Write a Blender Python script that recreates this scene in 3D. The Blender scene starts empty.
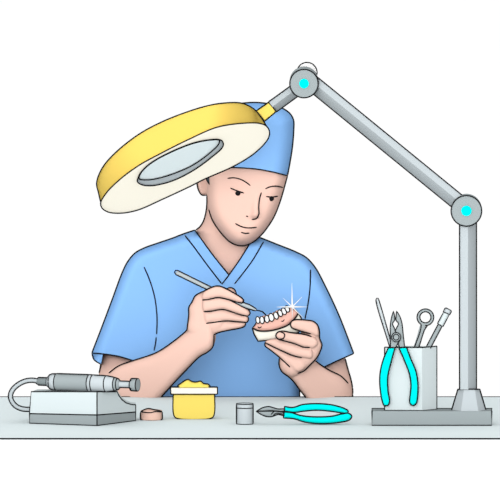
import bpy, bmesh, math
import numpy as np
from mathutils import Vector
from mathutils.geometry import delaunay_2d_cdt
from mathutils.bvhtree import BVHTree

S = 0.0017                      # metres per picture pixel (orthographic camera)
TH = math.radians(5.0)          # the camera looks down five degrees
CT, ST = math.cos(TH), math.sin(TH)
ZD = 0.75                       # desk top height
ZR = ZD*CT - (250-438)*S        # desk front edge (Y=0, Z=ZD) sits at picture row 438
C = bpy.context.scene.collection
VIEW = Vector((0, CT, -ST))

def P(px, py, Y):
    return Vector(((px-250)*S, Y, (((250-py)*S + ZR) - Y*ST)/CT))
def YT(py):                     # depth of a desk-top point seen at row py
    return (438-py)*S/ST
LIGHT = 2.62
def lin(c):
    c /= 255.0
    return c/12.92 if c <= .04045 else ((c+.055)/1.055)**2.4
def mat(name, rgb, rough=.9, k=1.0, spec=0.0, glow=0):
    m = bpy.data.materials.new(name); m.use_nodes = True
    b = m.node_tree.nodes['Principled BSDF']
    nt = m.node_tree
    col = [min(lin(v)/LIGHT*k, .97) for v in rgb]
    # a whisper of procedural variation so that every surface is a procedural material
    n = nt.nodes.new('ShaderNodeTexNoise'); n.inputs['Scale'].default_value = 6.0
    tc = nt.nodes.new('ShaderNodeTexCoord'); nt.links.new(tc.outputs['Object'], n.inputs['Vector'])
    r = nt.nodes.new('ShaderNodeMixRGB')
    r.inputs['Color1'].default_value = (*[v*.992 for v in col], 1)
    r.inputs['Color2'].default_value = (*[min(v*1.008, .98) for v in col], 1)
    nt.links.new(n.outputs['Fac'], r.inputs['Fac']); nt.links.new(r.outputs['Color'], b.inputs['Base Color'])
    b.inputs['Roughness'].default_value = rough
    if glow: b.inputs['Emission Color'].default_value = (*[lin(v) for v in rgb], 1); b.inputs['Emission Strength'].default_value = glow
    b.inputs['Specular IOR Level'].default_value = spec
    return m
INK = mat('ink', (34, 34, 36))
SKIN = mat('skin', (254, 212, 196))
BLUE = mat('scrub_blue', (141, 192, 250), k=1.08)
YEL = mat('yellow', (254, 228, 112))
CREAM = mat('cream', (255, 250, 236))
PALE = mat('pale_grey', (221, 232, 234))
LGREY = mat('light_grey', (204, 213, 217))
GREY = mat('grey', (165, 175, 177))
STEEL = mat('steel', (196, 205, 209))
LAMPY = mat('lamp_yellow', (250, 216, 106))
DGREY = mat('dark_grey', (140, 150, 152))
CYAN = mat('cyan', (0, 252, 246))
WHITE = mat('white', (255, 255, 255))
GUM = mat('gum', (255, 200, 184))
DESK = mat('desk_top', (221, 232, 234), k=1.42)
LENS = mat('lens_glass', (221, 232, 234), k=2.0, rough=.3)
RIM = mat('lens_rim', (204, 213, 217), k=1.5)
DIFF = mat('underside_added_glow', (255, 250, 234), glow=.5)  # glow added to lift the cream lamp underside, which faces down into shade
HAIR = mat('hair', (80, 92, 98))

# ---------------------------------------------------------------- curves
def arr(pts): return [(float(a[0]), float(a[1])) for a in pts]
def smooth(pts, closed=False, step=1.5):
    """Catmull-Rom through the points; a third value 1 makes that point a sharp corner."""
    n = len(pts); out = []
    cor = [len(p) > 2 and p[2] for p in pts]
    q = [np.array(p[:2], float) for p in pts]
    segs = n if closed else n-1
    for i in range(segs):
        p1, p2 = q[i], q[(i+1) % n]
        p0 = q[i-1] if (closed or i > 0) else p1
        p3 = q[(i+2) % n] if (closed or i+2 < n) else p2
        if cor[i]: p0 = p1
        if cor[(i+1) % n]: p3 = p2
        L = np.linalg.norm(p2-p1); k = max(1, int(round(L/step)))
        d1 = max(np.linalg.norm(p1-p0), 1e-6)**.5 if not np.allclose(p0, p1) else None
        d2 = max(L, 1e-6)**.5
        d3 = max(np.linalg.norm(p3-p2), 1e-6)**.5 if not np.allclose(p3, p2) else None
        m1 = (p2-p1) if d1 is None else ((p1-p0)/d1-(p2-p0)/(d1+d2)+(p2-p1)/d2)*d2
        m2 = (p2-p1) if d3 is None else ((p2-p1)/d2-(p3-p1)/(d2+d3)+(p3-p2)/d3)*d2
        for j in range(k):
            t = j/k
            h = (2*t**3-3*t*t+1)*p1+(t**3-2*t*t+t)*m1+(-2*t**3+3*t*t)*p2+(t**3-t*t)*m2
            out.append((h[0], h[1]))
    if not closed: out.append(tuple(q[-1]))
    return out
def K(*pts): return [(x, y, 1) for x, y in pts]          # all corners
def circ(cx, cy, r, ry=None, n=48, rot=0):
    ry = ry or r; c, s = math.cos(rot), math.sin(rot); o = []
    for i in range(n):
        a = 2*math.pi*i/n; x, y = r*math.cos(a), ry*math.sin(a)
        o.append((cx+x*c-y*s, cy+x*s+y*c))
    return o
def rrect(x0, y0, x1, y1, r):
    o = []
    for cx, cy, a0 in ((x1-r, y0+r, -90), (x1-r, y1-r, 0), (x0+r, y1-r, 90), (x0+r, y0+r, 180)):
        for k in range(6):
            a = math.radians(a0+18*k); o.append((cx+r*math.cos(a), cy+r*math.sin(a)))
    return o

# ---------------------------------------------------------------- mesh accumulator
class MB:
    def __init__(self): self.v = []; self.f = []; self.m = []
    def add(self, vs, fs, mi=0):
        b = len(self.v); self.v += [Vector(v) for v in vs]
        self.f += [tuple(b+i for i in f) for f in fs]; self.m += [mi]*len(fs)
        return self
    def bvh(self): return BVHTree.FromPolygons(self.v, self.f)
    def ink(self, strokes, w=.68, bvh=None, mi=1, lift=.0003, dflt=None):
        """pen lines as real piping that lies on the surface"""
        bvh = bvh or self.bvh(); tubes = []
        for st in strokes:
            st = arr(st)
            if len(st) < 2: continue
            closed = math.dist(st[0], st[-1]) < .01
            ys = []
            for (x, y) in st:
                best = None
                for k in range(9):
                    dx, dy = (0, 0) if k == 0 else (.8*math.cos(k*math.pi/4), .8*math.sin(k*math.pi/4))
                    h = bvh.ray_cast(P(x+dx, y+dy, -1.5), VIEW)
                    if h[0] is not None and (best is None or h[0].y < best): best = h[0].y
                ys.append(best)
            known = [i for i, v in enumerate(ys) if v is not None]
            if not known:
                if dflt is None: continue
                ys = [dflt]*len(ys)
            else: ys = [ys[i] if ys[i] is not None else ys[min(known, key=lambda k: abs(k-i))] for i in range(len(ys))]
            n = len(ys)
            y2 = [min(ys[max(0, i-1):i+2]) for i in range(n)]
            y3 = [min(ys[i], sum(y2[max(0, i-1):i+2])/len(y2[max(0, i-1):i+2])) for i in range(n)]
            tubes.append(([P(x, y, Y-lift) for (x, y), Y in zip(st, y3)], closed))
        for pts, closed in tubes: tube(self, pts, w*S, closed=closed, mi=mi, n=6, taper=not closed)
        return self
    def build(self, name, mats, parent=None, recalc=True, angle=40):
        me = bpy.data.meshes.new(name)
        me.from_pydata(self.v, [], self.f)
        for m in (mats if isinstance(mats, (list, tuple)) else [mats, INK]): me.materials.append(m)
        me.polygons.foreach_set('material_index', self.m)
        me.update()
        if recalc:
            bm = bmesh.new(); bm.from_mesh(me); bmesh.ops.recalc_face_normals(bm, faces=bm.faces); bm.to_mesh(me); bm.free()
        me.polygons.foreach_set('use_smooth', [True]*len(me.polygons))
        me.set_sharp_from_angle(angle=math.radians(angle))
        o = bpy.data.objects.new(name, me); C.objects.link(o)
        if parent:
            o.parent = parent; o.matrix_parent_inverse = parent.matrix_world.inverted() if False else Vector_inv(parent)
        return o
def Vector_inv(p):
    from mathutils import Matrix
    return Matrix.Translation(-p.location)

def tube(mb, pts, r, closed=False, mi=0, n=8, taper=False, radii=None):
    pts = [Vector(p) for p in pts]
    q = [pts[0]]; rr = [radii[0]] if radii else None
    for i, p in enumerate(pts[1:]):
        if (p-q[-1]).length > 1e-5:
            q.append(p)
            if radii: rr.append(radii[i+1])
    if closed and (q[0]-q[-1]).length < 1e-4: q.pop()
    if len(q) < 2: return
    m = len(q); vs = []; prev = None
    for i, p in enumerate(q):
        a = q[i-1] if (i > 0 or closed) else p
        b = q[(i+1) % m] if (i < m-1 or closed) else p
        t = (b-a).normalized() if (b-a).length > 1e-9 else Vector((1, 0, 0))
        u = Vector((0, 1, 0)) - t*t.y
        if u.length < .15: u = Vector((0, 0, 1)) - t*t.z
        u.normalize(); w = t.cross(u)
        R = rr[i] if rr else r
        if taper and (i == 0 or i == m-1): R *= .55
        for k in range(n):
            an = 2*math.pi*(k+.5)/n
            vs.append(p+u*(R*math.cos(an))+w*(R*math.sin(an)))
    fs = []
    for i in range(m if closed else m-1):
        j = (i+1) % m
        for k in range(n): fs.append((i*n+k, i*n+(k+1) % n, j*n+(k+1) % n, j*n+k))
    if not closed: fs += [tuple(range(n)), tuple((m-1)*n+k for k in reversed(range(n)))]
    mb.add(vs, fs, mi)

def seg_dist(p, a, b):
    d = b-a; L = (d*d).sum(-1)+1e-12
    t = np.clip(((p[:, None, :]-a[None])*d[None]).sum(-1)/L[None], 0, 1)
    q = a[None]+t[..., None]*d[None]
    return np.sqrt(((p[:, None, :]-q)**2).sum(-1)).min(1)
def inside(p, poly):
    x, y = p[:, 0], p[:, 1]; c = np.zeros(len(p), bool)
    a = poly; b = np.roll(poly, -1, 0)
    for (x0, y0), (x1, y1) in zip(a, b):
        if y0 == y1: continue
        k = ((y0 > y) != (y1 > y)) & (x < (x1-x0)*(y-y0)/(y1-y0)+x0); c ^= k
    return c
def puff(mb, poly, yc, T, R, Tb=None, flat=None, extra=None, g=2.5, mi=0, hmin=.0012, pw=2.2):
    """a full rounded solid over an outline: thickness swells from the rim inwards"""
    poly = [p for i, p in enumerate(arr(poly)) if i == 0 or math.dist(p, poly[i-1][:2]) > .05]
    if math.dist(poly[0], poly[-1]) < .05: poly.pop()
    A = np.array(poly); B = np.roll(A, -1, 0)
    pts = [tuple(p) for p in A]
    tn = B-np.roll(A, 1, 0); tn /= np.linalg.norm(tn, axis=1)[:, None]+1e-9
    area = ((A[:, 0]*B[:, 1]-B[:, 0]*A[:, 1]).sum())
    nr = np.stack([-tn[:, 1], tn[:, 0]], 1)*(1 if area > 0 else -1)
    cand = [A+nr*o for o in (.6, 1.5, 3.0)]
    x0, y0 = A.min(0); x1, y1 = A.max(0)
    gx, gy = np.meshgrid(np.arange(x0, x1, g), np.arange(y0, y1, g))
    gr = np.stack([gx.ravel(), gy.ravel()], 1); grd = []
    inn = []
    for c, o in zip(cand, (.6, 1.5, 3.0)):
        k = inside(c, A); c = c[k]
        if len(c):
            d = seg_dist(c, A, B); inn.append(c[d > o*.8])
    gr = gr[inside(gr, A)]
    if len(gr):
        d = seg_dist(gr, A, B); inn.append(gr[d > 3.0+g*.3])
    inn = np.concatenate(inn) if inn else np.zeros((0, 2))
    vin = [Vector(p) for p in A]+[Vector(p) for p in inn]
    n0 = len(A)
    res = delaunay_2d_cdt(vin, [(i, (i+1) % n0) for i in range(n0)], [], 1, 1e-4)
    V2 = np.array([[v.x, v.y] for v in res[0]]); F = [tuple(f) for f in res[2]]
    cen = np.array([V2[list(f)].mean(0) for f in F]); ok = inside(cen, A); F = [f for f, k in zip(F, ok) if k]
    if flat:
        mid = (A+B)/2; keep = np.array([not flat(x, y) for x, y in mid])
        d = seg_dist(V2, A[keep], B[keep]) if keep.any() else np.full(len(V2), 1e3)
    else: d = seg_dist(V2, A, B)
    t = np.clip(d/R, 0, 1); h = np.maximum((1-(1-t)**pw)**(1/pw), 0)
    Tb = T if Tb is None else Tb
    f_yc = yc if callable(yc) else (lambda x, y: yc)
    fr = []; bk = []
    for (x, y), hh in zip(V2, h):
        Y = f_yc(x, y); e = extra(x, y) if extra else 0
        fr.append(P(x, y, Y-max(T*hh, hmin)-e)); bk.append(P(x, y, Y+max(Tb*hh, hmin)))
    n = len(V2); cnt = {}
    for f in F:
        for i in range(len(f)):
            e = (f[i], f[(i+1) % len(f)]); cnt[e] = 1
    bd = [e for e in cnt if (e[1], e[0]) not in cnt]
    faces = F+[tuple(n+i for i in reversed(f)) for f in F]+[(b, a, n+a, n+b) for a, b in bd]
    mb.add(fr+bk, faces, mi)
    return mb
def plate(mb, poly, Y0, Y1, mi=0):
    """outline drawn at depth Y0, carried straight back along Y to Y1"""
    poly = arr(poly); n = len(poly); a = [P(x, y, Y0) for x, y in poly]
    b = [Vector((v.x, Y1, v.z)) for v in a]
    mb.add(a+b, [tuple(range(n)), tuple(reversed(range(n, 2*n)))]+[(i, (i+1) % n, n+(i+1) % n, n+i) for i in range(n)], mi)
    return mb
def prism(mb, foot, z0, z1, mi=0):
    n = len(foot); z0 = z0 if isinstance(z0, (list, tuple)) else [z0]*n; z1 = z1 if isinstance(z1, (list, tuple)) else [z1]*n
    mb.add([(x, y, z) for (x, y), z in zip(foot, z0)]+[(x, y, z) for (x, y), z in zip(foot, z1)],
           [tuple(reversed(range(n))), tuple(range(n, 2*n))]+[(i, (i+1) % n, n+(i+1) % n, n+i) for i in range(n)], mi)
    return mb
def lathe(mb, o, ax, prof, n=40, mi=0):
    """profile (distance along axis, radius) revolved about ax from o"""
    o = Vector(o); ax = Vector(ax).normalized(); u = ax.cross(Vector((0, 1, .3))).normalized(); w = ax.cross(u)
    vs = []; fs = []; m = len(prof)
    for d, r in prof:
        for k in range(n):
            a = 2*math.pi*k/n; vs.append(o+ax*d+(u*math.cos(a)+w*math.sin(a))*max(r, 1e-5))
    for i in range(m-1):
        for k in range(n): fs.append((i*n+k, i*n+(k+1) % n, (i+1)*n+(k+1) % n, (i+1)*n+k))
    fs += [tuple(reversed(range(n))), tuple((m-1)*n+k for k in range(n))]
    mb.add(vs, fs, mi); return mb
def ring_ink(mb, o, ax, d, r, n=40, w=.6, mi=1):
    o = Vector(o); ax = Vector(ax).normalized(); u = ax.cross(Vector((0, 1, .3))).normalized(); v = ax.cross(u)
    tube(mb, [o+ax*d+(u*math.cos(2*math.pi*k/n)+v*math.sin(2*math.pi*k/n))*r for k in range(n)], w*S, closed=True, mi=mi, n=6)
def edge_ink(mb, pts, w=.62, mi=1, closed=False):
    tube(mb, pts, w*S, closed=closed, mi=mi, n=6)
def loop(p): p = arr(p); return p+[p[0]]
def thing(name, label, cat, loc, group=None):
    o = bpy.data.objects.new(name, None); o.empty_display_size = .05; C.objects.link(o); o.location = loc
    o['label'] = label; o['category'] = cat
    if group: o['group'] = group
    return o
def tag(o, label, cat, group=None):
    o['label'] = label; o['category'] = cat
    if group: o['group'] = group
    return o

# ================================================================ SETTING
fl = MB(); prism(fl, [(-.75, -.4), (.75, -.4), (.75, 1.5), (-.75, 1.5)], -.02, 0)
o = fl.build('floor', [WHITE]); o['kind'] = 'structure'

# ---- desk
desk = thing('desk', 'long pale grey desk top with dark edge lines and white front panel', 'desk', (0, .4, 0))
YB = YT(397)
d = MB(); prism(d, [(-.56, 0), (.56, 0), (.56, YB), (-.56, YB)], ZD-.003, ZD)
edge_ink(d, [(-.56, -.0002, ZD-.0012), (.56, -.0002, ZD-.0012)], w=.8)
edge_ink(d, [(-.56, YB, ZD), (.56, YB, ZD)], w=.68)
d.build('desk_top', [DESK, INK], desk)
d = MB(); prism(d, [(-.56, .004), (.56, .004), (.56, .022), (-.56, .022)], 0, ZD-.003); d.build('front_panel', [WHITE], desk)
for x in (-.551, .551):
    d = MB(); prism(d, [(x-.009, .0225), (x+.009, .0225), (x+.009, YB-.02), (x-.009, YB-.02)], 0, ZD-.003); d.build('side_panel', [WHITE], desk)

# ================================================================ PERSON
DY = .30
person = thing('person', 'person in blue scrubs and cap behind the desk, looking down at a dental model', 'person', (0, 1.04, 0))
def lerp(a, b, t): t = max(0, min(1, t)); return a+(b-a)*t

shirt_L = [(194.8, 230, 1), (183, 234), (172.7, 238), (158, 243), (144, 248), (135, 253), (127.8, 261.4), (122.4, 272), (111.6, 301), (100.8, 329.7), (91.8, 353, 1)]
shirt_R = [(259.6, 237.3, 1), (277.6, 244.5), (295.5, 251.7), (306.3, 257.5), (315.3, 267.5), (324.3, 284), (338.7, 314.6), (353.8, 353.5, 1)]
V = [(252, 238, 1), (249, 245, 1), (239.5, 260, 1), (229, 275, 1), (214, 256.5), (203, 241.5), (194.8, 230, 1)]
shirt = smooth(shirt_R+[(338, 360.5, 1), (324, 367, 1), (311, 362, 1), (300, 384, 1), (299.6, 455, 1), (150, 455, 1), (153, 356, 1),
        (133, 360.6, 1), (118.8, 357), (102.8, 354.2, 1), (101, 364.5, 1), (94, 360), (91.8, 353, 1)]+shirt_L[::-1][1:-1]+[(194.8, 230, 1)]+V[::-1][1:], True)
def shirt_flat(x, y):
    if y > 450: return True
    if 196 < x < 253 and y < 277 and y > 231: return True            # the V of the collar
    if x > 311 and y > 352.6: return True                            # hems
    if 92 < x < 153 and y > 353.5: return True
    return False
YTOR = .75+DY
def sh_yc(x, y): return YTOR
sb = MB(); puff(sb, shirt, sh_yc, .105, 13, Tb=.10, flat=shirt_flat, g=3.0, pw=3)
strk = [smooth(shirt_L), smooth(shirt_R),
        smooth([(353.8, 353.5, 1), (338, 360.5), (324, 367)]),
        smooth([(91.8, 353), (102.6, 353.9), (118.8, 356.4), (134, 361)]), smooth([(91.8, 353), (94, 359.6), (101, 364.3)]),
        smooth([(194.8, 230), (203, 241.5), (214, 256.5), (229, 275)]),
        smooth([(249.5, 244.3), (239.5, 260), (229, 275, 1), (221.8, 284.4)]),
        smooth([(185, 235.5), (194, 247), (208, 266), (221.6, 283.7)]),
        smooth([(263.5, 241.8), (252.8, 260), (244, 272), (234.5, 284)]),
        smooth([(144, 266.8), (149.4, 279.4), (154.7, 297.3), (157, 317), (156.7, 334.4)]), smooth([(156.2, 337.2), (155.6, 343), (154, 350.5)]),
        smooth([(310.6, 269.6), (310, 288), (307.6, 306.3), (305, 319)]),
        smooth([(299.6, 386), (299.6, 440)])]
sb.ink(strk)
sb.build('scrub_shirt', [BLUE, INK], person)

# ---- skin body: all swells are fused by a voxel remesh into one continuous surface
bb = MB()
def arm_r_y(x, y): return lerp(.555, .475, (x-100)/110)+DY
def arm_l_y(x, y): return lerp(.47, .55, (x-285)/65)+DY
# torso under the shirt, upper arms inside the sleeves
torso = smooth([(188, 242), (160, 250), (142, 262), (134, 285), (122, 315), (112, 352, 1), (128, 352, 1), (160, 300), (160, 350), (158, 450, 1), (291, 450, 1),
                (292, 350), (302, 300), (328, 345, 1), (340, 345, 1), (326, 312), (312, 285), (303, 268), (285, 258), (262, 250), (240, 246), (210, 240)], True)
puff(bb, torso, YTOR, .078, 18, Tb=.085, g=3)
puff(bb, smooth([(196, 231, 1), (203.6, 221), (206.4, 209), (207, 196), (212, 180), (250, 180), (252, 220), (250.4, 241), (246, 250), (239, 261.5), (229, 278), (216, 262), (204, 245)], True), .73+DY, .055, 22, g=2.5,
     flat=lambda x, y: y > 233)
head = smooth([(206.8, 185), (207, 197), (208.6, 209.4), (212.5, 220.5), (221.8, 234), (230, 242), (240, 245.9), (250.5, 243.6), (261, 235.4), (268.5, 226), (274.5, 216), (280.6, 200.4), (287.6, 175.8),
               (291, 150), (288, 128), (276, 112), (250, 107), (225, 112), (209, 130), (204.5, 155)], True)
def bump(x, y, cx, cy, sx, sy, a): return a*math.exp(-((x-cx)/sx)**2-((y-cy)/sy)**2)
def face(x, y):
    e = 0
    if 188 < y < 219: e += .010*max(0, (y-188)/27)**1.3*math.exp(-((x-(256.5-(y-190)*.03))/4.0)**2) if y < 215 else .010*math.exp(-((x-255)/4.0)**2-((y-215)/3.0)**2)
    e += bump(x, y, 247, 228, 9, 5, .0022)+bump(x, y, 242, 241, 9, 5, .002)
    e -= bump(x, y, 238, 191, 7, 4, .0015)+bump(x, y, 271, 196, 6, 4, .0015)
    return e
puff(bb, head, .67+DY, .088, 16, Tb=.10, extra=face, g=2, pw=2.8)
puff(bb, smooth([(208, 172), (200, 172), (196.8, 180), (197.8, 188), (200, 193.5), (203.5, 195.5), (208, 194.5)], True), .68+DY, .008, 4, g=1.5)
# upper arms that show under the sleeves
puff(bb, smooth([(108, 330), (102.8, 350), (98.8, 373), (98, 410, 1), (128, 410, 1), (140, 362), (140, 330)], True), lambda x, y: lerp(.735, .66, (y-340)/50)+DY, .04, 16, g=2.5)
puff(bb, smooth([(338, 335), (345.3, 358.6), (348, 369), (351.4, 381), (352.8, 390), (352.4, 412, 1), (322, 412, 1), (316, 365), (318, 335)], True), lambda x, y: lerp(.735, .66, (y-340)/50)+DY, .04, 16, g=2.5)
# forearms
fr = [(108.7, 373), (118.8, 365.7), (133, 360.6), (156.5, 352.4), (174.5, 340.5), (186.4, 330.4)]
puff(bb, smooth([(99, 412, 1), (100, 386), (108.7, 373), (118.8, 365.7), (133, 360.6), (156.5, 352.4), (174.5, 340.5), (187, 330), (196, 318), (212, 320), (216, 334), (213, 347), (207.3, 352.4), (199.6, 356.8), (186.4, 370), (162, 396.5), (148, 412, 1)], True), arm_r_y, .034, 13, pw=2.8)
puff(bb, smooth([(352.4, 412, 1), (352.6, 395), (348.4, 383.4), (341, 376), (331, 371), (324, 367), (315, 360.6), (304, 352), (290, 352), (280, 358), (279, 365), (282, 372), (288, 376.4), (293, 381), (299, 389), (305, 396.6), (316, 412, 1)], True), arm_l_y, .032, 13, pw=2.8)
# right hand (left in the picture): palm, thumb and four bent fingers, each a swell of its own
HR = .46+DY
palm = smooth([(187, 330), (188.6, 315), (188.8, 307.3), (192, 301.8), (195.2, 295.8), (204, 291), (214, 286.4), (222, 292), (226, 308), (226, 326), (219.4, 332.4), (213.9, 335), (212, 342), (200, 345)], True)
puff(bb, palm, lambda x, y: lerp(HR+.012, HR+.004, (x-190)/30), .020, 11, g=2)
def fing(pts, y0, T, R=5.5): puff(bb, smooth(pts, True), y0, T, R, g=1.6, pw=2.6)
fing([(204, 291.2), (214, 286.2), (219.4, 285.9), (226, 288.4), (234.8, 293.2), (242.3, 298), (243.9, 300.6), (242.3, 302.9), (237, 302.2), (226, 299), (218.3, 297.6), (207, 299.6), (202, 299)], lambda x, y: lerp(HR-.008, HR-.016, (x-205)/35), .0115)
fing([(203, 300.2), (210, 299.4), (218.3, 297.8), (226, 299.2), (237, 302.4), (243.4, 305.6), (249.2, 310.4), (250.2, 313.4), (247.8, 316.3), (240.3, 314.8), (230.4, 311.5), (222.7, 309.5), (210.6, 311.2), (203.6, 311.4)], lambda x, y: lerp(HR-.010, HR-.012, (x-205)/35), .0115)
fing([(204, 312), (210.6, 311.4), (222.7, 309.7), (230.4, 311.7), (240.3, 315), (247.6, 316.5), (248.7, 319), (246.6, 322.5), (237, 321.8), (226, 321), (212.8, 322.5), (206, 323)], lambda x, y: lerp(HR-.006, HR-.006, (x-205)/35), .0115)
fing([(206, 323.6), (212.8, 322.7), (226, 321.2), (237, 322), (246, 322.8), (244.9, 325.8), (241.4, 327.8), (230.4, 330), (219.4, 332.4), (210, 333.5)], lambda x, y: HR, .0115)
fing([(218, 296), (220, 288), (226.5, 288.6), (230.2, 287.3), (234.6, 289.4), (237, 294), (236, 299), (228, 302)], HR+.018, .009)
# left hand (right in the picture)
HL = .45+DY
puff(bb, smooth([(314, 321.6), (318, 325.6), (319.6, 332), (319.6, 338), (322, 345), (320, 352), (317, 359), (313, 364), (304, 371), (292, 377), (282, 371), (279, 364), (279.4, 358), (290, 352), (300, 340), (302, 328)], True), lambda x, y: HL+.006, .020, 10, g=2)
fing([(291, 327.2), (290.6, 322.6), (293.5, 320), (306, 320), (314, 321.6), (318, 326), (318, 336), (311, 334.6), (305, 332.4), (297, 330)], lambda x, y: lerp(HL-.022, HL-.008, (x-291)/24), .0105)
fing([(275.8, 335), (277.2, 332.4), (282, 331), (290, 332.2), (305.6, 334.4), (314, 337), (318, 343), (314, 348), (304, 347.4), (294, 343.6), (281, 340), (277, 338.2)], lambda x, y: lerp(HL-.026, HL-.012, (x-276)/34), .0105)
fing([(265, 342.4), (268, 340), (277, 338.6), (281, 340.2), (294, 343.8), (304, 347.6), (312, 350), (312, 358), (302, 357.8), (294, 356), (282, 351), (270, 345.4)], lambda x, y: lerp(HL-.014, HL-.012, (x-265)/40), .0105)
fing([(265, 342.8), (270, 345.6), (282, 351.2), (294, 356.2), (302, 358), (306, 366), (298, 372), (290, 367.4), (278, 356.2), (270, 349.8), (265, 346)], lambda x, y: lerp(HL-.008, HL-.006, (x-265)/40), .0105)
fing([(276, 352), (290, 352), (300, 364), (292, 370), (281, 368), (279, 358)], HL+.004, .0105)

tmp = bb.build('tmp_body', [SKIN])
md = tmp.modifiers.new('r', 'REMESH'); md.mode = 'VOXEL'; md.voxel_size = .0015
me = bpy.data.meshes.new_from_object(tmp.evaluated_get(bpy.context.evaluated_depsgraph_get()))
sm = MB(); n = len(me.vertices); co = np.empty(n*3, np.float32); me.vertices.foreach_get('co', co); co = co.reshape(-1, 3)
polys = [tuple(p.vertices) for p in me.polygons]
# light relaxation along the surface takes the voxel steps out
q = np.array([p if len(p) == 4 else (*p, p[0]) for p in polys])
for it, lam in enumerate((.5, -.52, .5, -.52, .5, -.52)):
    acc = np.zeros((n, 3)); cnt = np.zeros(n)
    for a, b in ((0, 1), (1, 2), (2, 3), (3, 0)):
        np.add.at(acc, q[:, a], co[q[:, b]]); np.add.at(cnt, q[:, a], 1)
        np.add.at(acc, q[:, b], co[q[:, a]]); np.add.at(cnt, q[:, b], 1)
    co = co+lam*(acc/np.maximum(cnt, 1)[:, None]-co)
sm.v = [Vector(map(float, c)) for c in co]; sm.f = polys; sm.m = [0]*len(polys)
bpy.data.objects.remove(tmp, do_unlink=True)
jaw = [(208.6, 209.4), (212.5, 220.5), (221.8, 234), (230, 242), (240, 245.9), (250.5, 243.6), (261, 235.4), (268.5, 226), (274.5, 216), (280.6, 200.4), (287.6, 175.8)]
bs = [smooth(jaw), smooth([(206.8, 195.5), (206.8, 203), (206.2, 210), (203.6, 220.5), (200, 226.5), (195.6, 230.2)]),
      smooth([(196.8, 180), (197.3, 186), (199, 191.4), (202, 195.2), (206.6, 195.2)]),
      smooth([(246, 215.9), (248.2, 216.7)], step=1),
      smooth([(261.4, 192.4), (259.6, 198.7), (258.7, 206.8), (258.9, 214), (256.5, 218.4), (251.7, 219.6)]),
      smooth([(235.3, 223.5), (241.4, 226.6), (248.6, 228), (256.7, 227.3)]), smooth([(241, 232.2), (245, 233.4), (249.5, 233.1)]),
      smooth([(227.4, 178.4), (233.3, 177.8), (239.6, 179), (245, 181.6), (250.4, 185.6)]),
      smooth([(265.2, 188.8), (271, 186.6), (277.4, 186.3), (283, 187.5)]),
      smooth([(230.2, 188), (237, 190.8), (244, 193.1)]), smooth([(265.9, 196.4), (271, 197.1), (278, 196.2)]),
      # arms
      smooth([(102.8, 355), (101, 364), (99, 373)]), smooth(fr+[(187, 329, 1), (188.6, 315), (188.8, 307.3), (192, 301.8), (195.2, 295.8), (204, 291), (214, 286.4), (219.4, 286), (226, 288.6), (234.8, 293.4), (242.4, 298.4), (243.8, 300.7), (242.3, 302.9), (237, 302.2)]),
      smooth([(213.9, 335), (214, 340), (212.8, 347), (207.3, 352.4), (199.6, 356.8), (186.4, 370), (174, 383), (161, 397.5)]),
      smooth([(345.3, 358.6), (348, 369), (351.4, 381), (352.8, 390), (352.6, 398)]),
      smooth([(315, 360.6), (324, 367), (331, 371), (341, 376), (348.4, 383.4)]),
      smooth([(279.3, 358), (279, 365), (282, 372), (288, 376.4), (293, 381), (299, 389), (306, 397.8)]),
      # right hand fingers
      smooth([(202, 300), (207.3, 299.6), (218.3, 297.6), (226, 299), (237, 302.2)]),
      smooth([(241.6, 304.6), (246, 307.6), (249.2, 310.6), (250.2, 313.5), (247.8, 316.3)]),
      smooth([(203.6, 311.7), (210.6, 311.3), (222.7, 309.5), (230.4, 311.5), (240.3, 314.8), (247.6, 316.3)]),
      smooth([(247.8, 316.4), (248.6, 319), (247, 322.4), (246.2, 322.6)]),
      smooth([(206, 323.4), (212.8, 322.5), (226, 321), (237, 321.8), (246.2, 322.5)]),
      smooth([(246, 322.8), (244.8, 326), (241.4, 327.8), (230.4, 330), (219.4, 332.4), (213.5, 335)]),
      smooth([(226.5, 288.8), (230.2, 287.5), (234.6, 289.6), (236.6, 294)]),
      # left hand
      smooth([(311, 333.8), (305, 332.4), (297, 330), (291.4, 327.4), (290.6, 322.8), (293.5, 320.1), (306, 320), (314, 321.6), (318, 325.8), (319.6, 332), (319.6, 338), (322, 345), (320, 352), (317.4, 357), (314, 361), (309, 366), (304, 371), (297.6, 373.3)]),
      smooth([(311.6, 336.6), (305.6, 334.6), (290, 332.4), (282, 331), (277.4, 332.4), (275.8, 335.2), (277, 338.3), (281, 340), (294, 343.6), (304, 347.2), (310, 347.4)]),
      smooth([(280.5, 332.2), (283.8, 333.2), (284.6, 336), (283, 338.6), (280, 339)]),
      smooth([(265, 342.4), (270, 345.2), (282, 351), (294, 356), (302, 357.7)]),
      smooth([(265.2, 342), (265, 345.8), (270, 349.8), (278, 356.2), (284, 361.5), (290, 367.2)])]
sk = BVHTree.FromPolygons(sm.v, sm.f)
sm.ink(bs, bvh=sk, w=.66)
for cx, cy in ((237.9, 193.2), (271.4, 198.6)):      # pupils
    h = sk.ray_cast(P(cx, cy, -1.5), VIEW)[0]
    lathe(sm, h+Vector((0, -.0022, 0)), (0, 1, 0), [(0, 1e-5), (.0003, 2.2*S), (.0012, 2.6*S), (.004, 2.6*S)], n=20, mi=1)
body = sm.build('body', [SKIN, INK], person, recalc=False, angle=80)

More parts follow.
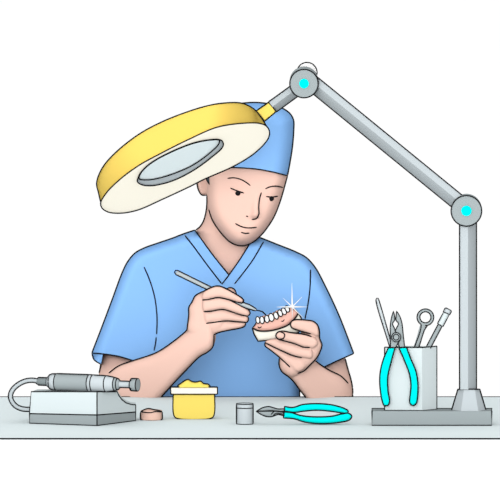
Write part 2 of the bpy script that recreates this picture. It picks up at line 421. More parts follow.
# ---- cap and hair
cp = MB()
cap = smooth([(204, 166, 1), (230, 167.4), (254, 168.8), (270.8, 171.6), (287.6, 175.8, 1), (290.5, 160), (292.6, 146), (293.8, 130), (293.6, 120), (290, 113.5), (284, 109), (276, 105.5), (264, 103), (248, 102.6), (226, 107), (208, 122), (201, 145)], True)
puff(cp, cap, .67+DY, .098, 20, pw=2.8, Tb=.11, g=2.5, flat=lambda x, y: y > 165.8 and x < 287.4)
cp.ink([smooth([(224, 167.2), (230, 167.4), (254, 168.8), (270.8, 171.6), (287.6, 175.8, 1), (290.5, 160), (292.6, 146), (293.8, 130), (293.6, 120), (290, 113.5), (284, 109), (276, 105.5), (264, 103), (248, 102.6), (226, 107), (208, 122), (201, 145)])])
cp.build('surgical_cap', [BLUE, INK], person)
hr = MB(); hp = smooth(K((205, 168), (206.5, 180), (209.3, 184.5), (212, 176.6), (215, 168)), True, 1)
hy = sk.ray_cast(P(209, 180, -1.5), VIEW)[0].y
puff(hr, hp, hy+.002, .006, 3, g=1.5); hr.ink([loop(hp)], w=.5); hr.build('hair', [HAIR, INK], person)

# ================================================================ DENTAL MODEL, PROBE, SPARKLE
YC = HL+.000
model = thing('dental_model', 'dental model with white teeth in pink gum on a cream base, held between the fingers', 'dental model', P(275, 341, YC))
m = MB(); base = smooth([(252.3, 328, 1), (258, 330.6), (268, 331), (278, 329), (288, 325), (295, 318.5), (298.4, 313, 1), (301, 317.5), (302.5, 321), (302, 328), (296, 334), (284, 338.5), (271, 340.2), (258, 341.2, 1), (254, 334)], True)
puff(m, base, YC, .011, 3.5, g=1.8); m.ink([loop(base)]); m.build('base', [CREAM, INK], model)
m = MB(); gum = smooth([(252.3, 328, 1), (255.5, 324), (257, 318), (262, 316), (270, 314), (278, 310), (284, 308.5), (290.5, 306.6), (294.5, 308.8), (298.4, 313, 1), (295, 318.5), (288, 325), (278, 329), (268, 331), (258, 330.6)], True)
puff(m, gum, YC, .0105, 5, g=1.6)
m.ink([smooth([(257, 319), (255.5, 324), (252.3, 328, 1), (258, 330.6), (268, 331), (278, 329), (288, 325), (295, 318.5), (298.4, 313, 1), (294.5, 308.8), (291, 306.7)]),
       smooth([(257.6, 326.6), (259.6, 328), (261.6, 326.4)]), smooth([(281, 321), (282.8, 321.4), (284.4, 319.4)])], w=.55)
m.build('gum', [GUM, INK], model)
for (x, y, a, b, r) in ((257.8, 320, 2, 3.5, -8), (262, 320, 2.2, 3.7, -8), (266.9, 319, 2.3, 3.7, -8), (271.3, 317.4, 2.6, 4.0, -12), (276, 315.6, 2.2, 3.7, -18), (280.1, 313.2, 2.1, 3.5, -22), (283.9, 311.3, 2.2, 3.5, -24), (287.3, 308.9, 2.1, 3.4, -20)):
    m = MB(); e = circ(x, y, a, b, n=24, rot=math.radians(r)); puff(m, e, YC-.0105, .004, 1.0, g=.9, pw=3); m.ink([loop(e)], w=.5); m.build('tooth', [WHITE, INK], model)

pr = MB(); ya, yb = HR-.006, YC-.022
def pt(x, y): return P(x, y, lerp(HR+.006, YC-.018, (x-176)/90))
tube(pr, [pt(x, y) for x, y in ((176.2, 272.3), (177, 272.7), (242, 304.1), (249, 306.6), (256, 310))], 1, n=12, radii=[S*1.5, S*2.3, S*2.3, S*2.1, S*1.0])
tube(pr, [pt(x, y) for x, y in ((256, 310), (259.5, 310.8), (262.5, 311.7), (265.8, 314.8))], .75*S, n=8, mi=1)
pb = pr.bvh()
dx, dy = -.435*2.35, .9*2.35
pr.ink([smooth([(242, 304.1+2.4-.2), (209, 288.4+2.4-.2), (176, 272.5+2.2, 1), (174.6, 272.2), (175.4, 270.4), (177.6, 270.3, 1), (209, 285.8), (243, 302.2), (250, 304.9), (256.6, 309)]), smooth([(240, 305.6), (247, 308.6), (256, 311)])], w=.6)
tag(pr.build('dental_probe', [STEEL, INK]), 'thin grey hooked dental probe held like a pen between the fingers', 'dental tool')

sp = MB(); c0 = P(292.2, 306.9, YC-.018)  # drawn gleam of light on the tooth, modelled as solid white rays
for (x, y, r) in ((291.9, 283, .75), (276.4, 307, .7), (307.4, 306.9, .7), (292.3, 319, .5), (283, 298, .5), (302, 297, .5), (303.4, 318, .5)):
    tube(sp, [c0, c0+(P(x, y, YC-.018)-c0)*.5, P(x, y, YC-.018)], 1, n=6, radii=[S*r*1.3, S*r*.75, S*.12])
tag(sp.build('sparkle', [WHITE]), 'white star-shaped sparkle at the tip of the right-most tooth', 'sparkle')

# ================================================================ MAGNIFIER LAMP
YS = YT(425.8)                       # front of the stand slab
lamp = thing('magnifier_lamp', 'yellow round magnifying lamp on a grey jointed arm clamped to a flat stand', 'lamp', P(468, 425.6, YS+.03))
def plane(x, y): return .62+((x-184)*.42+(y-166)*.907)*S*3.4
cream = smooth([(100.6, 203), (102, 208), (108, 212), (121, 213.2), (138, 210), (162, 199.5), (190, 186.5), (204, 179.4), (232.8, 166.7), (252, 155.2), (264, 144.4), (268.8, 137.2), (269.5, 131.2), (266.4, 126), (259.2, 123.3), (240, 123.5), (216, 127.6), (190, 138.8), (162, 152.8), (138, 166), (118.8, 180.4), (106.8, 192.4)], True, 2.5)
up = smooth([(100.8, 203, 1), (98.4, 192.4), (96.6, 183), (102, 168.4), (114, 154), (138, 134.8), (162, 121.8), (190, 110.9), (207, 105.9), (222, 103.2), (241.8, 103.2), (254.4, 109.4), (261.6, 118), (266.5, 126, 1)], False, 2.5)
low = [(x, y-14) for x, y in smooth([(264, 140), (252, 150), (232.8, 162), (204, 176), (162, 194), (138, 203), (121, 207), (108, 207)], False, 2.5)]
tl = up+low
N = 120
def param(poly, c, n=N):
    poly = np.array(poly); o = []
    a = np.arctan2(-(poly[:, 1]-c[1])+0, poly[:, 0]-c[0])
    for k in range(n):
        th = -math.pi+2*math.pi*k/n
        d = np.array([math.cos(th), -math.sin(th)]); best = None
        A = poly; B = np.roll(poly, -1, 0)
        for p0, p1 in zip(A, B):
            e = p1-p0; den = d[0]*e[1]-d[1]*e[0]
            if abs(den) < 1e-9: continue
            w = p0-np.array(c); t = (w[0]*e[1]-w[1]*e[0])/den; u = (w[0]*d[1]-w[1]*d[0])/den
            if t > 0 and -1e-6 <= u <= 1+1e-6 and (best is None or t > best): best = t
        o.append(tuple(np.array(c)+d*(best or 1)))
    return o
Bl = param(cream, (184, 166)); Tl = param(tl, (184, 148))
hd = MB()
ring0 = [P(x, y, plane(x, y)) for x, y in Bl]
ring1 = []
for (x, y), (bx, by) in zip(Tl, Bl): ring1.append(P(x, y, plane(bx, by)+.010))
cen = sum(ring1, Vector())/N
ring2 = [cen+(v-cen)*.93+Vector((0, .006, -.002)) for v in ring1]
def midr(a, b, t, k): return [x+(y-x)*t for x, y in zip(a, b)]
vs = ring0+ring1+ring2+[sum(ring0, Vector())/N, sum(ring2, Vector())/N]
fs = []
for r in range(2):
    for k in range(N): fs.append((r*N+k, r*N+(k+1) % N, (r+1)*N+(k+1) % N, (r+1)*N+k))
for k in range(N): fs.append(((k+1) % N, k, 3*N)); fs.append((2*N+k, 2*N+(k+1) % N, 3*N+1))
hd.add(vs, fs)
hd.ink([up])
hd.build('lamp_head', [LAMPY, INK], lamp)
df = MB(); puff(df, cream, lambda x, y: plane(x, y)-.003, .003, 1, g=5); df.ink([loop(cream)]); df.build('lamp_underside', [DIFF, INK], lamp)
rimp = smooth([(138, 178), (137.3, 181.6), (141.6, 184.7), (150, 185.8), (162, 184), (176.4, 179.3), (194.4, 169.8), (211.2, 157.6), (222, 148), (223.4, 144.4), (222, 140.8), (218, 139.4), (211.2, 139.6), (194.4, 142.7), (169, 152.8), (150, 163.6), (140.4, 173)], True)
lens = smooth([(139.2, 178.7), (147.6, 179.9), (159.6, 178), (176.4, 172.6), (194.4, 164.2), (211.2, 151.8), (218.4, 144.4), (219.4, 140.4), (211.2, 140), (194.4, 143.1), (169, 153.2), (150, 164), (140.8, 173.2)], True)
rm = MB(); puff(rm, rimp, lambda x, y: plane(x, y)-.010, .004, 1.5, g=4); rm.ink([loop(rimp)]); rm.build('lens_rim', [RIM, INK], lamp)
ln = MB(); puff(ln, lens, lambda x, y: plane(x, y)-.016, .003, 1.5, g=4); ln.ink([loop(lens)]); ln.build('lens', [LENS, INK], lamp)

YP = YS+.026
Y1 = plane(266, 124)-.07
def bar(mb, a, b, ya, yb, hw, ridge=.0, flip=False, hw2=None, inkit=True):
    """four-sided bar with a ridge that faces the viewer"""
    hw2 = hw2 or hw; a = np.array(a, float); b = np.array(b, float); t = (b-a)/np.linalg.norm(b-a); nn = np.array([t[1], -t[0]])
    vs = []; M = 16
    for i in range(M+1):
        p = a+(b-a)*i/M; Y = ya+(yb-ya)*i/M; h = hw
        sg = -1 if flip else 1
        for qq, dep in ((1, -1.0), (ridge, -1.15), (-1, .55), (-1, 1), (1, 1)):
            u = p+nn*h*qq*sg; vs.append(P(u[0], u[1], Y+dep*h*S))
    mb.add(vs, [(5*i+j, 5*i+(j+1) % 5, 5*i+5+(j+1) % 5, 5*i+5+j) for i in range(M) for j in range(5)]+[(4, 3, 2, 1, 0), tuple(5*M+j for j in range(5))])
    if inkit:
        for k in (0, 2): edge_ink(mb, [vs[5*i+k]+Vector((0, -.001, 0)) for i in range(M+1)], w=.66)
    return mb
YH = plane(266, 124)-.025
b_ = MB(); bar(b_, (304, 76.3), (466.4, 208.8), Y1, YP, 7.9, ridge=.12); b_.build('upper_arm', [STEEL, INK], lamp)
b_ = MB(); bar(b_, (466.4+1.6, 205), (466.4+1.6, 389.5), YP, YP, 8.5, ridge=0.0, flip=True); b_.build('pole', [STEEL, INK], lamp)
b_ = MB(); bar(b_, (304, 84), (272.5, 106.8), Y1, lerp(Y1, YH, .7), 6.4, ridge=.05, flip=True)
b_.build('short_arm', [STEEL, INK], lamp)
b_ = MB(); yk = lerp(Y1, YH, .7)
con = K((268.8, 102), (276.2, 111.6), (264.5, 121.4), (256.3, 110.8))
puff(b_, smooth(con, True, 2), lambda x, y: lerp(yk, YH, (274-x)/14), .011, 1.2, g=2.5); b_.ink([loop(smooth(con, True, 2))]); b_.build('connector', [YEL, INK], lamp)
def joint(cx, cy, Y, r, rb, fo=.022):
    j = MB(); lathe(j, P(cx, cy, Y-fo), (0, 1, 0), [(0, r*S-.0004), (.0006, r*S), (fo+.014, r*S)]); j.ink([loop(circ(cx, cy, r-.1))]); jo = j.build('joint', [GREY, INK], lamp)
    j = MB(); lathe(j, P(cx, cy, Y-fo-.0025), (0, 1, 0), [(0, rb*S), (.004, rb*S)]); j.build('button', [CYAN], jo).matrix_parent_inverse.identity()
    return jo
for cx, cy, Y, r, rb, fo in ((304, 83.6, Y1, 14.3, 4.8, .042), (466.4, 210.9, YP, 15.4, 5.2, .022)): joint(cx, cy, Y, r, rb, fo)
kn = MB(); lathe(kn, P(307, 72.5, Y1+.016), (0, 1, 0), [(0, 10.1*S), (.012, 10.1*S)]); kn.ink([loop(circ(307, 72.5, 10.1))], w=.6); kn.build('knob', [WHITE, INK], lamp)
# foot: eight-sided cone on the slab
ft = MB()
zt = P(0, 411.2, YS).z
def octa(cx, r, z, Y, dsq=.75):
    return [(((cx-250)+r*q)*S, Y+d*r*S, z) for q, d in ((-1, 0), (-.45, -dsq), (.55, -dsq), (1, 0), (.5, dsq), (-.5, dsq))]
lo = octa(468.8, 17.3, zt, YP); hi = octa(468.8, 11, P(0, 389.2, YP).z, YP)
ft.add(lo+hi, [tuple(range(6)), tuple(range(11, 5, -1))]+[(i, (i+1) % 6, 6+(i+1) % 6, 6+i) for i in range(6)])
ft.ink([smooth(K((451.4, 410.4), (457.8, 389.2), (479.8, 389.2), (486.1, 410.4)))], w=.66)
ft.build('foot', [STEEL, INK], lamp)
sl = MB(); x0, x1 = (372-250)*S, (491.8-250)*S
prism(sl, [(x0, YS), (x1, YS), (x1, YS+.05), (x0, YS+.05)], ZD, zt)
zb, zf = P(0, 425.7, YS).z, P(0, 409.8, YS).z
edge_ink(sl, [(x0, YS+.05, zt), (x0, YS, zt), (x0, YS, ZD+.0006), (x1, YS, ZD+.0006), (x1, YS, zt), (x1, YS+.05, zt)], w=.7)
edge_ink(sl, [(x0, YS+.05, zt), (x1, YS+.05, zt)], w=.7)
sl.build('stand_slab', [GREY, INK], lamp)

# ================================================================ TOOL HOLDER AND TOOLS
hold = MB(); F = [(384.6, YS+.016), (422, YS+.010), (436.8, YS+.036), (399.5, YS+.044)]
fo = [((x-250)*S, Y) for x, Y in F]; cx = sum(p[0] for p in fo)/4; cy = sum(p[1] for p in fo)/4
fi = [(cx+(x-cx)*.94, cy+(y-cy)*.9) for x, y in fo]
ztop = P(0, 347.4, YS+.012).z
n4 = 4
vv = [(x, y, zt) for x, y in fo]+[(x, y, ztop) for x, y in fo]+[(x, y, ztop) for x, y in fi]+[(x, y, zt+.003) for x, y in fi]
ff = [(3, 2, 1, 0)]+[(i, (i+1) % 4, 4+(i+1) % 4, 4+i) for i in range(4)]+[(4+i, 4+(i+1) % 4, 8+(i+1) % 4, 8+i) for i in range(4)]+[(8+i, 8+(i+1) % 4, 12+(i+1) % 4, 12+i) for i in range(4)]+[(12, 13, 14, 15)]
hold.add(vv, ff)
for i in (0, 2): edge_ink(hold, [Vector(vv[i]), Vector(vv[4+i])])
edge_ink(hold, [Vector(vv[k]) for k in (4, 5, 6)]); edge_ink(hold, [Vector(vv[k]) for k in (0, 1, 2)])
tag(hold.build('tool_holder', [PALE, INK]), 'pale grey tool holder box standing on the lamp stand, tools in it', 'holder')
YI = YS+.027
# thin rod
r_ = MB(); A, B = P(377.3, 299.5, YI), P(391.6, 349, YI); Bx = A+(B-A)*1.5
tube(r_, [A, A+(Bx-A)*.01, Bx], 1, n=12, radii=[S*1.0, S*1.55, S*1.55])

r_.ink([smooth([(390.2, 349), (375.9, 300), (376.6, 298.2), (378.2, 298.3), (378.8, 299.6), (393, 348.6)], step=2)], w=.55)
tag(r_.build('metal_rod', [LGREY, INK]), 'thin pale metal rod leaning out of the holder at its left', 'rod')
# wrench
w_ = MB()
outer = circ(425.4, 317.3, 8.4, n=40); inner = circ(425.4, 317.3, 5.5, n=40)
def ring_plate(mb, oc, ic, Y, t):
    a = [P(*p, Y-t) for p in oc]; b = [P(*p, Y-t) for p in ic]; c = [v+Vector((0, 2*t, 0)) for v in a]; d_ = [v+Vector((0, 2*t, 0)) for v in b]; n = len(a)
    fs = []
    for i in range(n):
        j = (i+1) % n; fs += [(i, j, n+j, n+i), (2*n+j, 2*n+i, 3*n+i, 3*n+j), (j, i, 2*n+i, 2*n+j), (n+i, n+j, 3*n+j, 3*n+i)]
    mb.add(a+b+c+d_, fs)
ring_plate(w_, outer, inner, YI, .003)
puff(w_, smooth(K((420.6, 323), (426.6, 325), (424, 332), (404, 388), (400.5, 386.8), (417, 336)), True, 2), YI, .0028, 1.5, g=2)
w_.ink([smooth([(421.2, 324.6)]+[p for p in circ(425.4, 317.3, 8.4, n=28, rot=math.radians(118))][1:27]+[(427.3, 325.4), (424.6, 330), (418.6, 348.5)]), loop(inner),
        smooth([(421.4, 324.2), (420.4, 330.5), (414, 348.5)])], w=.6)
tag(w_.build('wrench', [GREY, INK]), 'grey ring spanner with round open eye standing in the holder', 'wrench')
# socket driver
s_ = MB(); a, b = np.array((448.6, 309.2)), np.array((428.4, 347.5)); t = (b-a)/np.linalg.norm(b-a)
def sd(d, Y=YI): q = a+t*d; return P(q[0], q[1], Y)
tube(s_, [sd(18), sd(66)], 2.2*S, n=14)
so = s_
prts = []
s_.ink([[tuple(a+t*d+np.array((t[1], -t[0]))*s*2.3) for d in np.arange(18, 45, 1.5)] for s in (1, -1)], w=.55)
drv = thing('socket_driver', 'grey shaft tool with a pale cylindrical end, right-most in the holder', 'tool', P(430, 347, YI))
s_.build('shaft', [GREY, INK], drv)
s_ = MB(); tube(s_, [sd(4.5), sd(18)], 3.2*S, n=16)
nn = np.array((t[1], -t[0]))
s_.ink([[tuple(v) for v in (a+t*4.5+nn*3.2, a+t*11+nn*3.2, a+t*18+nn*3.2, a+t*18, a+t*18-nn*3.2, a+t*11-nn*3.2, a+t*4.5-nn*3.2)]], w=.55); s_.build('socket', [PALE, INK], drv)
s_ = MB(); tube(s_, [sd(0), sd(.8), sd(4.5)], 1, n=16, radii=[2.9*S, 3.7*S, 3.7*S])
s_.ink([[tuple(v) for v in (a-nn*2.8, a+nn*2.8, a+t*1+nn*3.7, a+t*4.5+nn*3.7, a+t*4.5, a+t*4.5-nn*3.7, a+t*1-nn*3.7, a-nn*2.8)]], w=.55); s_.build('end_cap', [LGREY, INK], drv)
# upright pliers
YL = YS+.004
pl = thing('pliers', 'upright pliers with turquoise handles hanging over the front of the tool holder', 'pliers', P(398, 405, YL), 'turquoise handled pliers')
LH = smooth([(388.4, 347.7, 1), (395, 347.7, 1), (390.8, 363.4), (387.8, 377), (388.2, 392), (389.6, 401.5), (388, 405.3), (384.2, 405.6), (382.2, 401), (379.8, 385), (380.3, 371.5), (383.8, 358)], True)
RH = smooth([(398.9, 347.9, 1), (406.5, 347.2, 1), (410.5, 358), (416, 371.5), (418, 385), (417.4, 398.5), (416, 403.8), (412.8, 405.6), (409.8, 403.2), (409.7, 399), (411, 385), (409.4, 374), (405, 362), (401, 352.6)], True)
for h in (LH, RH):
    k = MB(); puff(k, h, YL, .005, 3.5, g=1.6); k.ink([loop(h)]); k.build('handle', [CYAN, INK], pl)
LJ = smooth([(393.4, 311, 1), (394.6, 316), (394.6, 320.5), (392.6, 323.5), (394.6, 328.6), (396, 334, 1), (400, 340, 1), (395.5, 347.8, 1), (390.2, 347.8, 1), (390.4, 341), (390.2, 334), (390.2, 327), (391.2, 318.8)], True)
RJ = smooth([(396.6, 311, 1), (399.7, 316), (402, 323), (403.2, 333.6), (404.8, 347.6, 1), (399.8, 347.6, 1), (396.4, 341, 1), (394.2, 334), (396.2, 328.6), (398.4, 323.5), (396, 320.5), (396, 316)], True)
for h, yy in ((LJ, YL), (RJ, YL+.0012)):
    k = MB(); puff(k, h, yy, .003, 2, g=1.6); k.ink([loop(h)], w=.52); k.build('jaw', [GREY, INK], pl)
k = MB(); lathe(k, P(396.2, 337.2, YL-.006), (0, 1, 0), [(0, 4.6*S), (.009, 4.6*S)]); k.ink([loop(circ(396.2, 337.2, 4.6, n=30)), loop(circ(396.2, 337.2, 2.9, n=24))], w=.5); k.build('pivot', [GREY, INK], pl)

# lying pliers
YQ = YT(424.6)
pl = thing('pliers', 'side-cutting pliers with open turquoise handles lying on the desk, jaws pointing left', 'pliers', P(310, 423.6, YQ), 'turquoise handled pliers')
z = lambda pts: [(250+p[0]/4.545, 390+p[1]/4.545, *p[2:]) for p in pts]
UH = smooth(z([(157, 75, 1), (195, 79), (240, 66), (310, 62), (380, 69), (438, 88), (447, 97), (440, 108), (420, 105), (370, 97), (300, 92), (240, 97), (200, 102), (156, 97, 1)]), True)
DH = smooth(z([(155, 99, 1), (190, 103), (232, 116), (300, 122), (370, 119), (420, 108), (450, 106), (463, 120), (452, 136), (400, 148), (320, 153), (250, 146), (200, 131), (152, 127, 1)]), True)
for h, yy in ((UH, YQ), (DH, YQ-.003)):
    k = MB(); puff(k, h, yy, .006, 3.2, g=1.6); k.ink([loop(h)]); k.build('handle', [CYAN, INK], pl)
J1 = smooth(z([(28, 97, 1), (58, 80), (86, 75), (112, 82), (130, 86), (158, 85, 1), (158, 97, 1), (125, 97), (100, 94), (60, 97)]), True)
J2 = smooth(z([(28, 97, 1), (60, 96), (90, 96), (118, 96), (156, 103, 1), (154, 118, 1), (128, 112), (100, 121), (76, 121), (52, 112)]), True)
for h, yy in ((J1, YQ), (J2, YQ-.002)):
    k = MB(); puff(k, h, yy, .004, 2, g=1.5)
    k.ink([loop(h)]+([smooth(z([(96, 112), (108, 98), (128, 96), (150, 100)])), smooth(z([(104, 118), (118, 106), (150, 110)]))] if h is J2 else []), w=.58); k.build('jaw', [GREY, INK], pl)

# ================================================================ SMALL THINGS ON THE DESK
# tub with lid rim and powder
YU = YT(419.2)
tub = thing('powder_tub', 'yellow tub with a cream rim, heaped with yellow powder, standing on the desk', 'tub', P(194, 419, YU))
k = MB(); body_p = smooth([(173.2, 392, 1), (214.6, 392, 1), (214.6, 412.5), (213, 417), (208.8, 418.8), (179, 418.8), (174.8, 417), (173.2, 412.5)], True)
plate(k, body_p, YU-.0, YU+.028); k.ink([body_p[body_p.index(min(body_p, key=lambda p: math.dist(p, (214.6, 392)))):]+[body_p[0]]], w=.62)
k.build('tub', [YEL, INK], tub)
k = MB(); rp = rrect(170.6, 388.2, 217.5, 394.2, .6); plate(k, rp, YU-.004, YU+.030); k.ink([loop(rrect(170.6, 386.9, 217.5, 394.2, .8))], w=.62); k.build('rim', [CREAM, INK], tub)
k = MB(); md_ = smooth([(177, 387.5, 1), (178, 385.4), (180.4, 383.6), (185, 380.4), (188, 379.3), (192, 381.4), (196, 382), (200.6, 381), (204, 383.6), (208, 384), (211, 387.5, 1)], True)
puff(k, md_, YU+.013, .012, 6, g=1.5, flat=lambda x, y: y > 387); k.ink([smooth([(177, 387.5), (178, 385.4), (180.4, 383.6), (185, 380.4), (188, 379.3), (192, 381.4), (196, 382), (200.6, 381), (204, 383.6), (208, 384), (211, 387)])], w=.6)
k.build('powder', [YEL, INK], tub)
# dish
YD_ = YT(420.6)
k = MB(); c = P(151.4, 420.3, YD_); c = Vector((c.x, YD_+.018, ZD)); h = 9.6*S
lathe(k, c, (0, 0, 1), [(0, 10.2*S), (.001, 10.8*S), (h-.002, 10.9*S), (h-.0005, 10.7*S), (h, 10*S), (h+.0012, 6*S), (h+.0016, .1*S)])
k.ink([smooth([(140.5, 411.8), (140.5, 419), (142, 420.6), (151.4, 421), (160.8, 420.6), (162.3, 419), (162.3, 411.8)]), smooth([(140.5, 411.8), (143.5, 409.9), (148.6, 408.4), (154, 409.6), (159, 410.4), (162.3, 411.8)]), smooth([(140.5, 411.8), (151, 412.6), (155, 411.6), (162.3, 411.8)])], w=.6)
tag(k.build('wax_disc', [mat('flesh', (250, 208, 190)), INK]), 'small round flesh-pink disc of wax between the control box and the yellow tub', 'wax')
# jar
YJ = YT(424.8)
k = MB(); c = Vector(((244.8-250)*S, YJ+8.5*S, ZD)); h = 20.4*S
lathe(k, c, (0, 0, 1), [(0, 7.8*S), (.0008, 8.4*S), (h, 8.4*S), (h, 7.2*S), (h-.004, 7.0*S), (h-.004, .1*S)])
ring_ink(k, c, (0, 0, 1), h, 8.4*S, w=.5); ring_ink(k, c, (0, 0, 1), h-4*S, 8.4*S, w=.5); ring_ink(k, c, (0, 0, 1), .0006, 8.3*S, w=.5)
k.ink([[(236.4, 404+i*1.5) for i in range(14)], [(253.2, 404+i*1.5) for i in range(14)]], w=.6)
tag(k.build('jar', [LGREY, INK]), 'small grey cylindrical metal jar standing left of the lying pliers', 'jar')

# control box with cable
def deskpt(px, py): return ((px-250)*S, YT(py))
ctl = thing('control_box', 'grey control box with sloped right side and curved cable, under the handpiece', 'control box', P(90, 424, YT(424)))
bl, bm_, br = deskpt(29.5, 423.6), deskpt(97, 426), deskpt(135.6, 421)
bk_r = (br[0]-.02, br[1]+.055); bk_l = (bl[0]+.012, bl[1]+.085)
def Zat(py, Y): return P(0, py, Y).z
lowz = [Zat(413.6, bl[1]), Zat(415, bm_[1]), Zat(412, br[1]), Zat(412, br[1]), Zat(413.6, bl[1])]
foot5 = [bl, bm_, br, bk_r, bk_l]
k = MB(); prism(k, foot5, ZD, lowz)
vb = [Vector((x, y, ZD)) for x, y in foot5]; vt = [Vector((x, y, zz)) for (x, y), zz in zip(foot5, lowz)]
up_ = Vector((0, -.0004, .0006))
edge_ink(k, [vt[0], vb[0]+up_, vb[1]+up_, vb[2]+up_, vt[2]]); edge_ink(k, [vb[1], vt[1]])
k.build('base', [GREY, INK], ctl)
# upper housing: front wall straight, right side sweeps down in a curve
k = MB()
side = [(97, 391.7), (117, 391.7), (118.5, 395), (121.5, 399.3), (126, 402.8), (131, 404.4), (135.6, 404.8)]
tx = [(p[0]-97)/(135.6-97) for p in side]
front_top = [Vector(((31.2-250)*S, bl[1]+.001, Zat(391.7, bl[1])))]
fy = lambda q: bm_[1]+(br[1]-bm_[1])*q
top_f = [Vector(((x-250)*S, fy(q), Zat(y, fy(q)))) for (x, y), q in zip(side, tx)]
bot_f = [Vector(((x-250)*S, fy(q), lowz[1]+(lowz[2]-lowz[1])*q)) for (x, y), q in zip(side, tx)]
off = [Vector((lerp(.01, -.02, q), lerp(.085, .05, q), 0)) for q in tx]
L0t, L0b = front_top[0], vt[0].copy()
n = len(side)
vs = [L0b, L0t]+bot_f+top_f+[L0b+Vector((.010, .08, 0)), L0t+Vector((.010, .045, 0))]+[v+o_ for v, o_ in zip(bot_f, off)]+[v+Vector((0, .045, 0)) for v in top_f]
m0 = 2*n+2
fs = [(0, 2, 2+n, 1)]+[(2+i, 3+i, 3+i+n, 2+i+n) for i in range(n-1)]
fs += [tuple(m0+i for i in reversed(f)) for f in fs]
fs += [(1, 2+n, m0+2+n, m0+1)]+[(2+n+i, 3+n+i, m0+3+n+i, m0+2+n+i) for i in range(n-1)]
fs += [(0, 1, m0+1, m0), (2*n+1, n+1, m0+n+1, m0+2*n+1)]+[(0, m0, m0+2, 2)]+[(2+i, m0+2+i, m0+3+i, 3+i) for i in range(n-1)]
k.add(vs, fs)
edge_ink(k, [L0b, L0t, top_f[0]]); edge_ink(k, [L0b, bot_f[0]]); edge_ink(k, bot_f); edge_ink(k, top_f); edge_ink(k, [top_f[-1], bot_f[-1]]); edge_ink(k, [top_f[0], bot_f[0]])
k.build('housing', [PALE, INK], ctl)
# handpiece: revolved about an axis whose right end comes toward the viewer
YHP = bm_[1]+.012
A = P(47.2, 381.6, YHP+.05); Bp = P(137, 384.8, YHP-.015)
ax = (Bp-A); Lx = ax.length; ax.normalize(); sc = Lx/(137-47.2)
def X(px): return (px-47.2)*sc
hpc = thing('handpiece', 'grey dental handpiece with banded barrel lying across the control box', 'handpiece', P(95, 391, YHP))
def hp(name, prof, mt, rings=()):
    k = MB(); lathe(k, A, ax, [(X(x), r*S) for x, r in prof])
    sil = [[(x, 381.6+(x-47.2)*3.2/89.8-s*r) for x, r in prof] for s in (1, -1)]
    for q in sil:
        q = smooth([(*p, 1) for p in q], step=1.5); k.ink([q], w=.6)
    for x, r in rings: ring_ink(k, A, ax, X(x), r*S, w=.55)
    return k.build(name, [mt, INK], hpc)
hp('rear_cap', [(48.0, .1), (48.1, 5.0), (49.5, 6.9), (52, 8.0), (56.8, 8.4)], LGREY, [(48.1, 5.0), (56.8, 8.5)])
hp('barrel', [(56.8, 8.5), (89.5, 8.6)], GREY, [(89.5, 8.6)])
hp('band', [(89.5, 8.6), (93, 8.5)], STEEL, [(93, 8.5)])
hp('collar', [(93, 8.4), (106.5, 8.1)], LGREY, [(106.5, 8.1)])
hp('nose', [(106.5, 8.1), (112, 7.3), (115, 6.6)], LGREY, [(115, 6.6)])
hp('chuck', [(115, 6.5), (117.5, 5.8), (120, 4.2)], GREY, [(117.6, 5.7)])
hp('shaft', [(119, 3.3), (131, 3.2)], LGREY, [])
hp('tip', [(130.6, 3.2), (130.8, 5.6), (131.8, 6.2), (137, 6.3), (138, 6.1)], GREY, [(131.6, 6.2), (137.6, 6.2)])
hp('strain_relief', [(36.8, 2.6), (38.5, 3.9), (47.6, 4.0)], DGREY, [(36.8, 2.6)])
# cable from the box to the strain relief, with inked sides
k = MB(); cpts = smooth([(37.2, 380.9), (32, 380.2), (25, 381.2), (17.5, 385), (12.2, 390.5), (10.4, 396.5), (12.6, 402.5), (17, 406.8), (23, 409), (30.5, 409.4)])
Ys = [lerp(YHP+.055, bl[1]+.012, i/(len(cpts)-1)) for i in range(len(cpts))]
tube(k, [P(x, y, Y) for (x, y), Y in zip(cpts, Ys)], 2.1*S, n=12)
cc = np.array(cpts); tt = np.gradient(cc, axis=0); tt /= np.linalg.norm(tt, axis=1)[:, None]; nr = np.stack([-tt[:, 1], tt[:, 0]], 1)
k.ink([[tuple(v) for v in cc+nr*2.2*s] for s in (1, -1)], w=.58)
k.build('cable', [STEEL, INK], ctl)

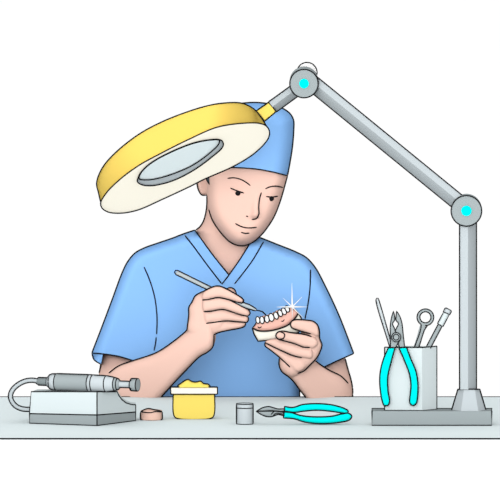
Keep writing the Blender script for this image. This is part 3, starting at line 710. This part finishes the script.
# ================================================================ CAMERA, SKY, COLOUR
cam = bpy.data.cameras.new('camera'); cam.type = 'ORTHO'; cam.ortho_scale = 500*S; cam.clip_end = 30
co_ = bpy.data.objects.new('camera', cam); C.objects.link(co_)
co_.location = P(250, 250, .4)-VIEW*4; co_.rotation_euler = (math.pi/2-TH, 0, 0)
bpy.context.scene.camera = co_
w = bpy.data.worlds.new('white_sky'); bpy.context.scene.world = w; w.use_nodes = True
nt = w.node_tree; bg = nt.nodes['Background']
tc = nt.nodes.new('ShaderNodeTexCoord'); dp = nt.nodes.new('ShaderNodeVectorMath'); dp.operation = 'DOT_PRODUCT'
dp.inputs[1].default_value = (-.20, -.30, .45)
nt.links.new(tc.outputs['Generated'], dp.inputs[0])
ad = nt.nodes.new('ShaderNodeMath'); ad.operation = 'ADD'; ad.inputs[1].default_value = 1.35; nt.links.new(dp.outputs['Value'], ad.inputs[0])
def lobe(d, power, gain, prev):
    """adds an invented bright patch to the sky around direction d"""
    v = nt.nodes.new('ShaderNodeVectorMath'); v.operation = 'DOT_PRODUCT'; v.inputs[1].default_value = Vector(d).normalized()
    nt.links.new(tc.outputs['Generated'], v.inputs[0])
    a = nt.nodes.new('ShaderNodeMath'); a.operation = 'MAXIMUM'; a.inputs[1].default_value = 0; nt.links.new(v.outputs['Value'], a.inputs[0])
    b = nt.nodes.new('ShaderNodeMath'); b.operation = 'POWER'; b.inputs[1].default_value = power; nt.links.new(a.outputs[0], b.inputs[0])
    c = nt.nodes.new('ShaderNodeMath'); c.operation = 'MULTIPLY_ADD'; c.inputs[1].default_value = gain
    nt.links.new(b.outputs[0], c.inputs[0]); nt.links.new(prev.outputs[0], c.inputs[2]); return c
mx = nt.nodes.new('ShaderNodeMath'); mx.operation = 'MAXIMUM'; mx.inputs[1].default_value = .15; ad = lobe((-.06, -1, .13), 30, 30, ad); nt.links.new(ad.outputs[0], mx.inputs[0])  # frontal lobe added behind the camera to flatten shading and hide shadows
nt.links.new(mx.outputs[0], bg.inputs['Strength']); bg.inputs['Color'].default_value = (1, 1, 1, 1)
sc_ = bpy.context.scene
sc_.view_settings.view_transform = 'Standard'; sc_.view_settings.look = 'None'; sc_.view_settings.gamma = 1; sc_.view_settings.use_curve_mapping = False
sc_.view_settings.exposure = 0
sc_.cycles.use_denoising = True
